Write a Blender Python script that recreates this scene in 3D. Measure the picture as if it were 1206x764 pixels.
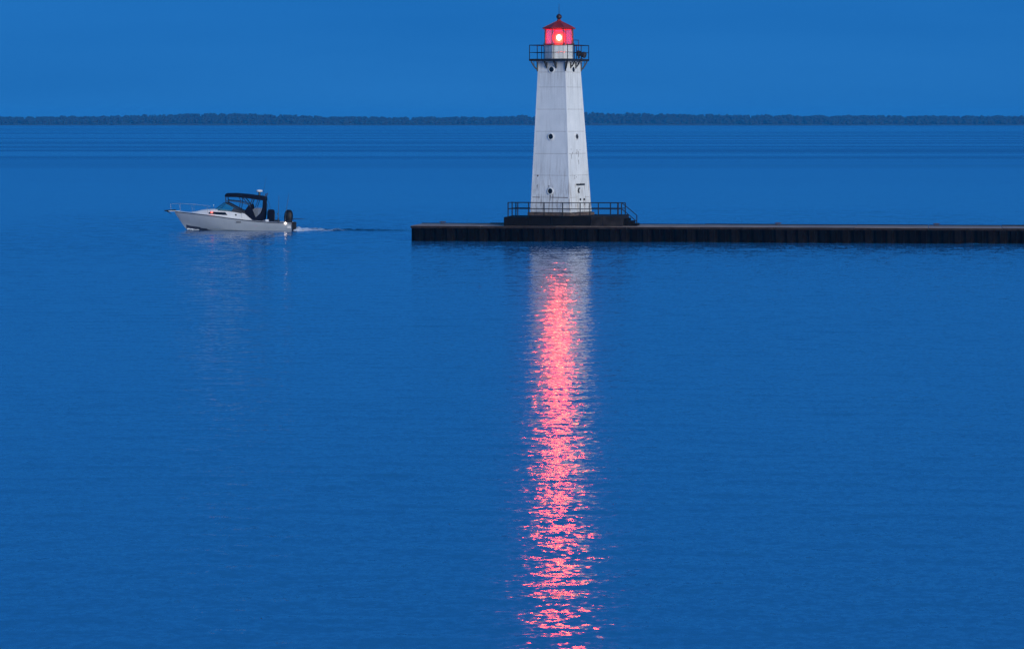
import bpy, bmesh, math, random
from mathutils import Vector, Matrix
random.seed(7)
sc = bpy.context.scene
for o in list(bpy.data.objects): bpy.data.objects.remove(o)
COL = sc.collection
R = math.radians

# ------------------------------------------------------------------ camera
CAM_H = 8.44
cd = bpy.data.cameras.new('camera'); cam = bpy.data.objects.new('camera', cd); COL.objects.link(cam)
cd.sensor_width = 36; cd.lens = 115.82; cd.clip_start = 0.5; cd.clip_end = 20000
cam.location = (0, 0, CAM_H); cam.rotation_euler = (R(90 - 3.554), 0, R(0.0))
sc.camera = cam

# ------------------------------------------------------------------ sky, sun, exposure
SUN_EL, SUN_AZ = 9.0, 148.0            # low evening sun behind the camera, to the right
w = bpy.data.worlds.new('World'); sc.world = w; w.use_nodes = True
wn, wl = w.node_tree.nodes, w.node_tree.links
sk = wn.new('ShaderNodeTexSky'); sk.sky_type = 'NISHITA'; sk.sun_disc = False
sk.sun_elevation = R(SUN_EL); sk.sun_rotation = R(SUN_AZ)
sk.air_density = 0.75; sk.dust_density = 0.0; sk.ozone_density = 10.0
# evening sky veiled by an even layer of thin high cloud: clear-sky light dimmed, plus one uniform blue
wb = wn.new('ShaderNodeMix'); wb.data_type = 'RGBA'; wb.blend_type = 'MULTIPLY'; wb.inputs[0].default_value = 1.0
wb.inputs[7].default_value = (0.06, 0.10, 0.14, 1)
veil = wn.new('ShaderNodeMix'); veil.data_type = 'RGBA'; veil.blend_type = 'ADD'; veil.inputs[0].default_value = 1.0
wtc = wn.new('ShaderNodeTexCoord'); wmp = wn.new('ShaderNodeMapping'); wmp.inputs['Scale'].default_value = (5, 5, 45)
wno = wn.new('ShaderNodeTexNoise'); wno.inputs['Scale'].default_value = 1.0; wno.inputs['Detail'].default_value = 4
wrp = wn.new('ShaderNodeValToRGB'); wrp.color_ramp.elements[0].position = 0.3; wrp.color_ramp.elements[1].position = 0.7
wrp.color_ramp.elements[0].color = (0.12, 1.44, 4.6, 1); wrp.color_ramp.elements[1].color = (0.17, 1.68, 5.1, 1)   # faint unevenness of the cloud
wl.new(wtc.outputs['Generated'], wmp.inputs[0]); wl.new(wmp.outputs[0], wno.inputs['Vector']); wl.new(wno.outputs[0], wrp.inputs[0]); wl.new(wrp.outputs[0], veil.inputs[7])
wl.new(sk.outputs[0], wb.inputs[6]); wl.new(wb.outputs[2], veil.inputs[6]); wl.new(veil.outputs[2], wn['Background'].inputs[0]); wn['Background'].inputs[1].default_value = 0.08
sd = bpy.data.lights.new('sun', 'SUN'); sun = bpy.data.objects.new('sun', sd); COL.objects.link(sun)
sd.energy = 3.2; sd.angle = R(40); sd.color = (1.0, 0.98, 0.90)
az = R(SUN_AZ); to_sun = Vector((math.sin(az) * math.cos(R(SUN_EL)), math.cos(az) * math.cos(R(SUN_EL)), math.sin(R(SUN_EL))))
sun.rotation_euler = to_sun.to_track_quat('Z', 'Y').to_euler()
vs = sc.view_settings; vs.view_transform = 'Standard'; vs.look = 'None'; vs.gamma = 1.0; vs.exposure = 0.10; vs.use_curve_mapping = False
cy = sc.cycles
cy.max_bounces = 6; cy.volume_bounces = 1; cy.transparent_max_bounces = 12; cy.use_denoising = True
cy.sample_clamp_indirect = 20; cy.caustics_reflective = False; cy.caustics_refractive = False

# ------------------------------------------------------------------ materials
MATS = {}
class NB:
    """small node-building helper"""
    def __init__(s, name):
        s.m = bpy.data.materials.new(name); s.m.use_nodes = True
        s.n, s.l = s.m.node_tree.nodes, s.m.node_tree.links
        s.p = s.n['Principled BSDF']; s.out = s.n['Material Output']; MATS[name] = s.m
    def node(s, t, **k):
        a = s.n.new(t)
        for q, v in k.items():
            if q in a.inputs: a.inputs[q].default_value = v
            else: setattr(a, q, v)
        return a
    def link(s, a, b): s.l.new(a, b)
    def coord(s, scale=(1, 1, 1), out='Object'):
        t = s.node('ShaderNodeTexCoord'); mp = s.node('ShaderNodeMapping'); mp.inputs['Scale'].default_value = scale
        s.link(t.outputs[out], mp.inputs[0]); return mp.outputs[0]
    def noise(s, scale, detail=4, vec=None, rough=0.55):
        t = s.node('ShaderNodeTexNoise'); t.inputs['Scale'].default_value = scale
        t.inputs['Detail'].default_value = detail; t.inputs['Roughness'].default_value = rough
        if vec is not None: s.link(vec, t.inputs['Vector'])
        return t
    def ramp(s, fac, stops):
        r = s.node('ShaderNodeValToRGB'); e = r.color_ramp.elements
        while len(e) < len(stops): e.new(0.5)
        for q, (pos, c) in zip(e, stops):
            q.position = pos; q.color = (*c, 1) if len(c) == 3 else c
        s.link(fac, r.inputs[0]); return r.outputs[0]
    def mix(s, fac, a, b):
        x = s.node('ShaderNodeMix', data_type='RGBA')
        for sock, v in ((x.inputs[0], fac), (x.inputs[6], a), (x.inputs[7], b)):
            if hasattr(v, 'links'): s.link(v, sock)
            else: sock.default_value = v if not isinstance(v, tuple) else (*v, 1)
        return x.outputs[2]
    def math(s, op, a, b=0.0, c=0.0):
        x = s.node('ShaderNodeMath', operation=op)
        for i, v in enumerate((a, b, c)):
            if hasattr(v, 'links'): s.link(v, x.inputs[i])
            else: x.inputs[i].default_value = v
        return x.outputs[0]
    def bump(s, h, strength=0.3, dist=0.02):
        b = s.node('ShaderNodeBump'); b.inputs['Strength'].default_value = strength; b.inputs['Distance'].default_value = dist
        s.link(h, b.inputs['Height']); s.link(b.outputs[0], s.p.inputs['Normal'])

def simple(name, col, rough=0.5, metal=0.0, var=0.25, scale=3.0, bump=0.15, spec=0.5):
    b = NB(name); b.p.inputs['Specular IOR Level'].default_value = spec; v = b.coord(); t = b.noise(scale, 5, v)
    dk = tuple(c * (1 - var) for c in col); lt = tuple(min(1, c * (1 + var)) for c in col)
    b.link(b.ramp(t.outputs[0], [(0.3, dk), (0.7, lt)]), b.p.inputs['Base Color'])
    b.p.inputs['Roughness'].default_value = rough; b.p.inputs['Metallic'].default_value = metal
    if bump: b.bump(b.noise(scale * 8, 4, v).outputs[0], bump, 0.01)
    return b.m

# white painted iron plate, with grime, rust at seams and drip streaks
b = NB('white_paint'); v = b.coord((1, 1, 1))
t1 = b.noise(0.9, 5, v); base = b.ramp(t1.outputs[0], [(0.3, (0.68, 0.70, 0.70)), (0.7, (0.80, 0.81, 0.80))])
st = b.noise(1.0, 5, b.coord((5.0, 5.0, 0.35)), 0.6)
base = b.mix(b.ramp(st.outputs[0], [(0.50, (0, 0, 0)), (0.74, (0.38, 0.38, 0.38))]), base, (0.40, 0.40, 0.38))
sp = b.noise(2.6, 6, b.coord((1.6, 1.6, 0.5)), 0.65)
sep = b.node('ShaderNodeSeparateXYZ'); tc = b.node('ShaderNodeTexCoord'); b.link(tc.outputs['Object'], sep.inputs[0])
low = b.math('MULTIPLY_ADD', sep.outputs[2], -0.014, 0.055)      # more rust low down, near the spray
rust = b.ramp(b.math('ADD', sp.outputs[0], low), [(0.69, (0, 0, 0)), (0.76, (1, 1, 1))])
base = b.mix(rust, base, (0.10, 0.055, 0.035))
gr = b.noise(1.0, 5, b.coord((7, 7, 0.5)), 0.6)               # soot and bird dirt washed down from the gallery
hi_ = b.node('ShaderNodeMapRange'); b.link(sep.outputs[2], hi_.inputs[0]); hi_.inputs[1].default_value = 7.6; hi_.inputs[2].default_value = 10.8; hi_.inputs[4].default_value = 0.5
gm = b.math('MULTIPLY', hi_.outputs[0], b.ramp(gr.outputs[0], [(0.42, (0, 0, 0)), (0.66, (1, 1, 1))]))
base = b.mix(gm, base, (0.30, 0.29, 0.27))
fr_ = b.noise(1.0, 6, b.coord((9, 9, 0.8)), 0.62)             # fine rust runs low on the tower
lo_ = b.node('ShaderNodeMapRange'); b.link(sep.outputs[2], lo_.inputs[0]); lo_.inputs[1].default_value = 4.6; lo_.inputs[2].default_value = 0.4; lo_.inputs[4].default_value = 0.85
base = b.mix(b.math('MULTIPLY', lo_.outputs[0], b.ramp(fr_.outputs[0], [(0.50, (0, 0, 0)), (0.66, (1, 1, 1))])), base, (0.24, 0.17, 0.13))
b.link(base, b.p.inputs['Base Color']); b.p.inputs['Roughness'].default_value = 0.42
b.bump(b.noise(14, 3, v).outputs[0], 0.12, 0.01)

simple('seam_dark', (0.16, 0.13, 0.11), 0.8)
simple('rust_iron', (0.07, 0.04, 0.03), 0.8, 0, 0.4, 6)
simple('black_iron', (0.012, 0.012, 0.014), 0.55, 0.0, 0.3, 5)
simple('rail_paint', (0.008, 0.009, 0.013), 0.6, 0.0, 0.3, 5, 0.15, 0.2)
simple('ball_red', (0.03, 0.008, 0.008), 0.5, 0, 0.3, 5)
simple('red_roof', (0.26, 0.012, 0.009), 0.5, 0, 0.3, 3)
simple('timber_dark', (0.022, 0.016, 0.015), 0.85, 0, 0.5, 4, 0.4, 0.1)
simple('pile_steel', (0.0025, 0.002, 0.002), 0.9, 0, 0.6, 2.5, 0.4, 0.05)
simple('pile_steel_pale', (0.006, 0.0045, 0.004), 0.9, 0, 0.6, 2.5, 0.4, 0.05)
simple('patched_concrete', (0.020, 0.017, 0.017), 0.9, 0, 0.7, 1.6, 0.4, 0.1)
simple('plinth_stone', (0.11, 0.075, 0.06), 0.9, 0, 0.5, 5, 0.5)
simple('foghorn_dark', (0.018, 0.013, 0.012), 0.6)
# dark stained concrete
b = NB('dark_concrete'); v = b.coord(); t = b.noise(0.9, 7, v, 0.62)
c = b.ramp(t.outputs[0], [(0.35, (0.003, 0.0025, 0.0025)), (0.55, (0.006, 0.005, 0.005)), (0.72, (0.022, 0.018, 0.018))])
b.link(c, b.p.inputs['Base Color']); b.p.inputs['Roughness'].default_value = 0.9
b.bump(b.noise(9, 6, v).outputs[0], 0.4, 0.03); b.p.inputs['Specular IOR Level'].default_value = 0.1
b = NB('deck_concrete'); v = b.coord(); t = b.noise(0.7, 7, v, 0.6)
c = b.ramp(t.outputs[0], [(0.3, (0.22, 0.16, 0.13)), (0.7, (0.40, 0.31, 0.26))])
b.link(c, b.p.inputs['Base Color']); b.p.inputs['Roughness'].default_value = 0.9
b.bump(b.noise(8, 6, v).outputs[0], 0.4, 0.02)

# glass of the portholes: dark rooms behind
b = NB('porthole_glass'); b.p.inputs['Base Color'].default_value = (0.006, 0.008, 0.012, 1); b.p.inputs['Roughness'].default_value = 0.08
b.p.inputs['Specular IOR Level'].default_value = 0.3
# lantern panes: lightly dusty glass that catches the lamp, its red glow deepened by tint
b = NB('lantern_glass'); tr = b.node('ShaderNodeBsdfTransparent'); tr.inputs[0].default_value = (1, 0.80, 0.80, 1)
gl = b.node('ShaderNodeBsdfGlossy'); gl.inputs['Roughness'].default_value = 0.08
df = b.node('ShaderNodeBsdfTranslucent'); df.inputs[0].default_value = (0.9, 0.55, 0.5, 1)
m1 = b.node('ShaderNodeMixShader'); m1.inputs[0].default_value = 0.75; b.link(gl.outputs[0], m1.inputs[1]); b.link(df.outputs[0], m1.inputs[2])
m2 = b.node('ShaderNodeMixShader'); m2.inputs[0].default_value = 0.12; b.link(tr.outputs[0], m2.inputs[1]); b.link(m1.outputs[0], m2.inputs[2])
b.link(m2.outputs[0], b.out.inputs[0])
# glass of the boat's windscreen: thin and greenish
b = NB('windscreen_glass'); tr = b.node('ShaderNodeBsdfTransparent'); tr.inputs[0].default_value = (0.62, 0.92, 0.84, 1)
gl = b.node('ShaderNodeBsdfGlossy'); gl.inputs['Roughness'].default_value = 0.05; gl.inputs[0].default_value = (0.8, 1, 0.9, 1)
m2 = b.node('ShaderNodeMixShader'); m2.inputs[0].default_value = 0.30; b.link(tr.outputs[0], m2.inputs[1]); b.link(gl.outputs[0], m2.inputs[2])
b.link(m2.outputs[0], b.out.inputs[0])
b = NB('clear_vinyl'); tr = b.node('ShaderNodeBsdfTransparent'); tr.inputs[0].default_value = (0.75, 0.78, 0.8, 1)
gl = b.node('ShaderNodeBsdfPrincipled'); gl.inputs['Roughness'].default_value = 0.15; gl.inputs['Base Color'].default_value = (0.4, 0.42, 0.45, 1)
m2 = b.node('ShaderNodeMixShader'); m2.inputs[0].default_value = 0.28; b.link(tr.outputs[0], m2.inputs[1]); b.link(gl.outputs[0], m2.inputs[2])
b.link(m2.outputs[0], b.out.inputs[0])

def emit(name, col, s):
    b = NB(name); b.n.remove(b.p); e = b.node('ShaderNodeEmission'); e.inputs[0].default_value = (*col, 1); e.inputs[1].default_value = s
    b.link(e.outputs[0], b.out.inputs[0])
emit('lamp_glow', (1.0, 0.050, 0.045), 190)
# red lens: lets the lamp through, own emission stands in for scattered lamplight
b = NB('lens_red'); tr = b.node('ShaderNodeBsdfTransparent'); tr.inputs[0].default_value = (1, 0.55, 0.5, 1)
e = b.node('ShaderNodeEmission'); e.inputs[0].default_value = (1, 0.02, 0.03, 1); e.inputs[1].default_value = 1.4
ad = b.node('ShaderNodeAddShader'); b.link(tr.outputs[0], ad.inputs[0]); b.link(e.outputs[0], ad.inputs[1]); b.link(ad.outputs[0], b.out.inputs[0])
emit('port_light_red', (1.0, 0.12, 0.10), 4)
emit('stern_light_white', (1.0, 0.82, 0.70), 5)

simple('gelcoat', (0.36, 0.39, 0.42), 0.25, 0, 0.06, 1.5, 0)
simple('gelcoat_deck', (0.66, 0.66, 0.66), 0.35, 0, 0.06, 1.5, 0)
simple('bottom_shade', (0.03, 0.035, 0.06), 0.6, 0, 0.2, 3)  # shade under the hull, held as a dark colour
simple('boat_trim', (0.02, 0.022, 0.03), 0.5)
simple('navy_canvas', (0.004, 0.005, 0.014), 0.9, 0, 0.3, 5, 0.3, 0.15)
simple('dark_vinyl', (0.010, 0.010, 0.013), 0.5, 0, 0.3, 5, 0.2)
simple('engine_black', (0.006, 0.006, 0.007), 0.5, 0, 0.3, 4, 0.1, 0.25)
simple('radar_white', (0.75, 0.76, 0.78), 0.35, 0, 0.05)
simple('steel_rail', (0.16, 0.17, 0.19), 0.35, 0.8, 0.1)
simple('rod_graphite', (0.03, 0.03, 0.035), 0.4)
# far foliage
b = NB('far_foliage'); v = b.coord(); t = b.noise(0.12, 5, v)
b.link(b.ramp(t.outputs[0], [(0.3, (0.004, 0.006, 0.006)), (0.7, (0.007, 0.011, 0.009))]), b.p.inputs['Base Color']); b.p.inputs['Roughness'].default_value = 0.9
simple('shore_earth', (0.03, 0.03, 0.022), 0.95, 0, 0.3, 0.05, 0)

# lake water: ripples as a field of slopes added to the surface normal
b = NB('lake_water')
geo = b.node('ShaderNodeNewGeometry')
def slope(sx, sy, detail, rough, dx, dy):
    mp = b.node('ShaderNodeMapping'); mp.inputs['Scale'].default_value = (sx, sy, 1); b.link(geo.outputs['Position'], mp.inputs[0])
    t = b.noise(1.0, detail, mp.outputs[0], rough)
    t.noise_dimensions = '3D'
    sb = b.node('ShaderNodeVectorMath', operation='SUBTRACT'); b.link(t.outputs['Color'], sb.inputs[0]); sb.inputs[1].default_value = (0.5, 0.5, 0.5)
    ml = b.node('ShaderNodeVectorMath', operation='MULTIPLY'); b.link(sb.outputs[0], ml.inputs[0]); ml.inputs[1].default_value = (dx, dy, 0)
    return ml.outputs[0]
def vadd(p, q):
    a = b.node('ShaderNodeVectorMath', operation='ADD'); b.link(p, a.inputs[0]); b.link(q, a.inputs[1]); return a.outputs[0]
s_small = slope(5.2, 4.2, 2, 0.6, 0.30, 0.42)      # capillary ripples
s_mid = slope(0.30, 1.2, 3, 0.5, 0.02, 0.06)      # wavelets
s_long = slope(0.10, 2.6, 2, 0.5, 0.0, 0.12)     # low swell
tot = vadd(vadd(s_small, s_mid), s_long)
# wind slicks: long calm and ruffled streaks lying across the view
def streak(sx, sy, lo, hi, a, c):
    mp = b.node('ShaderNodeMapping'); mp.inputs['Scale'].default_value = (sx, sy, 1); b.link(geo.outputs['Position'], mp.inputs[0])
    t = b.noise(1.0, 2, mp.outputs[0], 0.5)
    return b.ramp(t.outputs[0], [(lo, (a,) * 3), (hi, (c,) * 3)])
k1 = streak(0.0011, 0.0105, 0.40, 0.60, 0.15, 1.5)
sy = b.node('ShaderNodeSeparateXYZ'); b.link(geo.outputs['Position'], sy.inputs[0])
far_ = b.node('ShaderNodeMapRange', interpolation_type='SMOOTHSTEP'); b.link(sy.outputs[1], far_.inputs[0]); far_.inputs[1].default_value = 330; far_.inputs[2].default_value = 900
k1 = b.mix(far_.outputs[0], (1.0, 1.0, 1.0), k1)
k2 = streak(0.02, 0.16, 0.35, 0.65, 0.88, 1.1)
kk = b.math('MULTIPLY', k1, k2)
sc_ = b.node('ShaderNodeVectorMath', operation='SCALE'); b.link(tot, sc_.inputs[0]); b.link(kk, sc_.inputs[3])
nn = vadd(sc_.outputs[0], geo.outputs['Normal'])
nz = b.node('ShaderNodeVectorMath', operation='NORMALIZE'); b.link(nn, nz.inputs[0]); b.link(nz.outputs[0], b.p.inputs['Normal'])
b.p.inputs['Base Color'].default_value = (0.018, 0.17, 0.35, 1)
b.p.inputs['IOR'].default_value = 1.333
b.link(b.math('MULTIPLY_ADD', b.math('MULTIPLY', k1, far_.outputs[0]), 0.17, 0.10), b.p.inputs['Roughness'])   # wind-ruffled water far out is rougher

# broken water of the wake: foam where the noise is high, dark glossy water between
b = NB('wake_water'); v = b.coord((0.6, 2.5, 1)); t = b.noise(1.6, 6, v, 0.65)
tc = b.node('ShaderNodeTexCoord'); sep = b.node('ShaderNodeSeparateXYZ'); b.link(tc.outputs['Object'], sep.inputs[0])
fall = b.math('MULTIPLY_ADD', sep.outputs[0], -0.075, 0.27)
fo = b.ramp(b.math('ADD', t.outputs[0], fall), [(0.52, (0, 0, 0)), (0.66, (1, 1, 1))])
b.link(b.mix(fo, (0.003, 0.02, 0.05), (0.72, 0.76, 0.80)), b.p.inputs['Base Color'])
b.link(b.math('MULTIPLY_ADD', fo, 0.6, 0.08), b.p.inputs['Roughness']); b.p.inputs['IOR'].default_value = 1.333
b.bump(b.noise(5, 4, v).outputs[0], 0.5, 0.05)
simple('foam_white', (0.7, 0.74, 0.78), 0.8)

# ------------------------------------------------------------------ mesh helpers
class MB:
    def __init__(s): s.v, s.f = [], []
    def add(s, vs, fs):
        k = len(s.v); s.v += [tuple(p) for p in vs]; s.f += [tuple(i + k for i in f) for f in fs]; return s
    def box(s, x0, x1, y0, y1, z0, z1):
        return s.add([(x, y, z) for z in (z0, z1) for y in (y0, y1) for x in (x0, x1)],
                     [(0, 2, 3, 1), (4, 5, 7, 6), (0, 1, 5, 4), (2, 6, 7, 3), (0, 4, 6, 2), (1, 3, 7, 5)])
    def prism(s, poly, z0, z1):
        n = len(poly)
        return s.add([(x, y, z0) for x, y in poly] + [(x, y, z1) for x, y in poly],
                     [tuple(range(n))[::-1], tuple(range(n, 2 * n))] + [(i, (i + 1) % n, n + (i + 1) % n, n + i) for i in range(n)])
    def tube(s, a, c, r, r2=None, n=8):
        a, c = Vector(a), Vector(c); r2 = r if r2 is None else r2; d = (c - a).normalized()
        u = d.orthogonal().normalized(); w_ = d.cross(u)
        ring = lambda p, q: [p + (u * math.cos(2 * math.pi * i / n) + w_ * math.sin(2 * math.pi * i / n)) * q for i in range(n)]
        return s.add(ring(a, r) + ring(c, r2), [(i, (i + 1) % n, n + (i + 1) % n, n + i) for i in range(n)] + [tuple(range(n))[::-1], tuple(range(n, 2 * n))])
    def path(s, pts, r, n=6):
        for a, c in zip(pts, pts[1:]): s.tube(a, c, r, None, n)
        return s
    def lathe(s, prof, n=16, c=(0, 0, 0), a0=0.0):
        vs, fs = [], []
        for r, z in prof:
            vs += [(c[0] + r * math.cos(a0 + 2 * math.pi * i / n), c[1] + r * math.sin(a0 + 2 * math.pi * i / n), c[2] + z) for i in range(n)]
        for k in range(len(prof) - 1):
            fs += [(k * n + i, k * n + (i + 1) % n, (k + 1) * n + (i + 1) % n, (k + 1) * n + i) for i in range(n)]
        fs += [tuple(range(n))[::-1], tuple(range((len(prof) - 1) * n, len(prof) * n))]
        return s.add(vs, fs)
    def loft(s, rings, closed=True, caps=True):
        n = len(rings[0]); vs = [p for r in rings for p in r]; fs = []
        for k in range(len(rings) - 1):
            for i in range(n if closed else n - 1):
                j = (i + 1) % n; fs.append((k * n + i, k * n + j, (k + 1) * n + j, (k + 1) * n + i))
        if caps and closed: fs += [tuple(range(n))[::-1], tuple(range((len(rings) - 1) * n, len(rings) * n))]
        return s.add(vs, fs)
    def mesh(s, name, mat, smooth=False):
        me = bpy.data.meshes.new(name); me.from_pydata(s.v, [], s.f); me.update()
        bm = bmesh.new(); bm.from_mesh(me); bmesh.ops.recalc_face_normals(bm, faces=bm.faces); bm.to_mesh(me); bm.free()
        me.materials.append(MATS[mat])
        if smooth:
            for p in me.polygons: p.use_smooth = True
            me.set_sharp_from_angle(angle=R(smooth if smooth is not True else 40))
        return me
    def build(s, name, mat, parent=None, smooth=False, bevel=0):
        o = bpy.data.objects.new(name, s.mesh(name, mat, smooth)); COL.objects.link(o); o.parent = parent
        if bevel:
            md = o.modifiers.new('bevel', 'BEVEL'); md.width = bevel; md.segments = 2; md.limit_method = 'ANGLE'
        return o
def inst(me, name, parent, loc=(0, 0, 0), rot=(0, 0, 0), scale=(1, 1, 1)):
    o = bpy.data.objects.new(name, me); COL.objects.link(o); o.parent = parent
    o.location = loc; o.rotation_euler = rot; o.scale = scale; return o
def thing(name, label, cat, loc=(0, 0, 0), rz=0, group=None):
    o = bpy.data.objects.new(name, None); COL.objects.link(o); o.location = loc; o.rotation_euler = (0, 0, rz)
    o['label'] = label; o['category'] = cat
    if group: o['group'] = group
    return o
def tag(o, label, cat=None, kind=None, group=None):
    o['label'] = label
    if cat: o['category'] = cat
    if kind: o['kind'] = kind
    if group: o['group'] = group
    return o

# ------------------------------------------------------------------ water, far shore, haze
SHORE = 4850.0; WAVE_SLOPE = 0.026
import numpy as np
rn = np.random.default_rng(4)
def axis(lo, hi, step, out_lo, out_hi): return np.concatenate([[out_lo, (out_lo + lo) / 2, lo - 20, lo - 6], np.arange(lo, hi, step), [hi + 6, hi + 40, hi + 200, (hi + out_hi) / 2, out_hi]])
gx = axis(-44, 44, .25, -2600, 2600); gy = axis(36, 335, .19, -150, SHORE + 60)
X, Y = np.meshgrid(gx, gy); Z = np.zeros_like(X)
for k in range(46):                                    # short wind ripples from many directions, crests mostly across the view
    lam = 0.8 * (2.6 / 0.8) ** rn.random(); ang = rn.normal(0, .6); kv = 2 * math.pi / lam
    Z += (WAVE_SLOPE / math.sqrt(46 / 2)) / kv * np.sin(kv * (X * math.sin(ang) + Y * math.cos(ang)) + rn.random() * 6.28)
fade = np.clip((44 - np.abs(X)) / 5, 0, 1) * np.clip((Y - 36) / 3, 0, 1) * np.clip((335 - Y) / 80, 0, 1)
gust = 1 + .35 * np.sin(X * .09 + Y * .043 + 1.0) * np.sin(Y * .061 - X * .03)
Z *= fade * gust * (1 + .8 * np.clip((Y - 165) / 60, 0, 1))      # a little rougher out by the pier head and the boat
ny, nx = X.shape; idx = np.arange(ny * nx).reshape(ny, nx)
quads = np.stack([idx[:-1, :-1], idx[:-1, 1:], idx[1:, 1:], idx[1:, :-1]], -1).reshape(-1, 4)
wme = bpy.data.meshes.new('lake_water'); wme.vertices.add(nx * ny); wme.vertices.foreach_set('co', np.stack([X, Y, Z], -1).ravel().astype(np.float32))
wme.loops.add(quads.size); wme.loops.foreach_set('vertex_index', quads.ravel().astype(np.int32))
wme.polygons.add(len(quads)); wme.polygons.foreach_set('loop_start', np.arange(0, quads.size, 4, dtype=np.int32))
wme.polygons.foreach_set('use_smooth', np.ones(len(quads), dtype=bool)); wme.update(calc_edges=True); wme.materials.append(MATS['lake_water'])
wat = bpy.data.objects.new('lake_water', wme); COL.objects.link(wat)
tag(wat, 'calm rippled blue lake water reaching to the far shore', 'water', 'structure')

prof_px = [(-1600, 9.5), (-400, 9.5), (0, 9.6), (100, 10.0), (170, 12.6), (250, 14.2), (320, 12.4), (400, 9.6), (470, 8.8), (560, 9.2), (620, 10.6), (690, 14.6), (760, 13.8), (850, 12.0), (1000, 11.0), (1206, 10.6), (1700, 9.5), (3000, 9.5)]
def shore_h(x):
    px = 603 + x * 3880 / SHORE
    for (a, ha), (c, hc) in zip(prof_px, prof_px[1:]):
        if a <= px <= c: t = (px - a) / (c - a); t = t * t * (3 - 2 * t); return (ha + (hc - ha) * t) * SHORE / 3880
    return 9.5 * SHORE / 3880
land = MB(); xs = [-2500 + i * 25 for i in range(201)]; rows = []
for yy, k in ((SHORE - 4, -0.2), (SHORE + 2, 0.12), (SHORE + 40, 0.25), (SHORE + 110, 0.55), (SHORE + 260, 0.58)):
    rows.append([(x, yy + 9 * math.sin(x * 0.011) + 5 * math.sin(x * 0.047), (shore_h(x) * k if k > 0 else -0.4)) for x in xs])
land.loft(rows, closed=False)
tag(land.build('far_shore', 'shore_earth', None, True), 'low dark shore running along the whole horizon', 'shore', 'structure')

wood = MB(); rw = random.Random(3)
ico = bmesh.new(); bmesh.ops.create_icosphere(ico, subdivisions=1, radius=1); IV = [v.co.copy() for v in ico.verts]; IF = [tuple(v.index for v in f.verts) for f in ico.faces]; ico.free()
def far_tree(x, y, z0, h, r):
    wood.tube((x, y, z0 - 0.5), (x, y, z0 + h * 0.5), 0.25, 0.12, 4)
    for k in range(8):
        a = rw.random() * 6.28; q = r * rw.random() * 0.65; zz = z0 + h * (0.25 + 0.62 * rw.random()); rr = r * (0.34 + 0.26 * rw.random()) * (1.25 - 0.6 * (zz - z0) / h)
        wood.add([(x + q * math.cos(a) + p.x * rr * rw.uniform(.75, 1.2), y + q * math.sin(a) + p.y * rr, zz + p.z * rr * rw.uniform(.7, 1.15)) for p in IV], IF)
x = -1800.0
while x < 1800:
    for dy, kz in ((6, 0.12), (45, 0.26), (112, 0.55)):
        xx = x + rw.uniform(-3, 3); hh = shore_h(xx); z0 = hh * kz
        top = hh * (0.62 + 0.38 * (dy / 112)) + rw.uniform(-0.9, 0.7) + (rw.uniform(0.6, 1.6) if rw.random() < 0.06 else 0)
        if dy == 6 and rw.random() < 0.3: continue
        far_tree(xx, SHORE + dy + rw.uniform(-4, 8) + 9 * math.sin(xx * 0.011) + 5 * math.sin(xx * 0.047), z0, max(3.5, (top - z0)), rw.uniform(4.6, 8.0))
    x += rw.uniform(3.2, 5.2)
far_tree(-210, SHORE + 112, 5, 9.6, 1.9)
tag(wood.build('far_wood', 'far_foliage'), 'distant wood along the far shore, one dark blue band', 'wood', 'stuff')

b = NB('evening_haze'); b.n.remove(b.p); pv = b.node('ShaderNodeVolumePrincipled')
pv.inputs['Color'].default_value = (0.04, 0.50, 1.0, 1); pv.inputs['Density'].default_value = 1.0e-4; pv.inputs['Anisotropy'].default_value = 0.0
b.link(pv.outputs[0], b.out.inputs['Volume'])
hz = MB().box(-2700, 2700, -250, SHORE + 400, -1.0, 24.0).build('haze', 'evening_haze')
tag(hz, 'thin blue evening haze lying over the lake', 'haze', 'stuff')

# ------------------------------------------------------------------ pier
PA = R(-7.5); PIER_Z = 1.06; PW = 5.0
pier = thing('pier', 'long dark pier with sheet pile sides carrying the white lighthouse', 'pier', (-7.0, 229.8, 0), PA)
PL = 62.0                                            # runs out of the picture to the right
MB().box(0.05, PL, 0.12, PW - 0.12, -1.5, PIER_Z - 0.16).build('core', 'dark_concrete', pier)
def pile_mesh(mat):
    m = MB(); p = 0.762; d = 0.17
    poly = [(0.0, d), (0.13, d), (0.21, 0), (p - 0.21, 0), (p - 0.13, d), (p - 0.012, d), (p - 0.012, d + 0.05), (0.0, d + 0.05)]
    m.prism(poly, -1.4, PIER_Z - 0.17); return m.mesh('sheet_pile', mat)
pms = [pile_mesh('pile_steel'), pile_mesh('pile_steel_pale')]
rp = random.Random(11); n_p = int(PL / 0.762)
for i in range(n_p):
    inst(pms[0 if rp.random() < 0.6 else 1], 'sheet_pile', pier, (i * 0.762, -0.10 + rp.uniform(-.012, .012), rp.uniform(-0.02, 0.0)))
    if i < 30: inst(pms[0], 'sheet_pile', pier, (i * 0.762 + 0.762, PW + 0.10, -0.01), (0, 0, math.pi))
for i in range(6):                                    # the closed end of the pier
    inst(pms[0], 'sheet_pile', pier, (-0.08, PW - 0.2 - i * 0.762, -0.01), (0, 0, -math.pi / 2))
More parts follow.
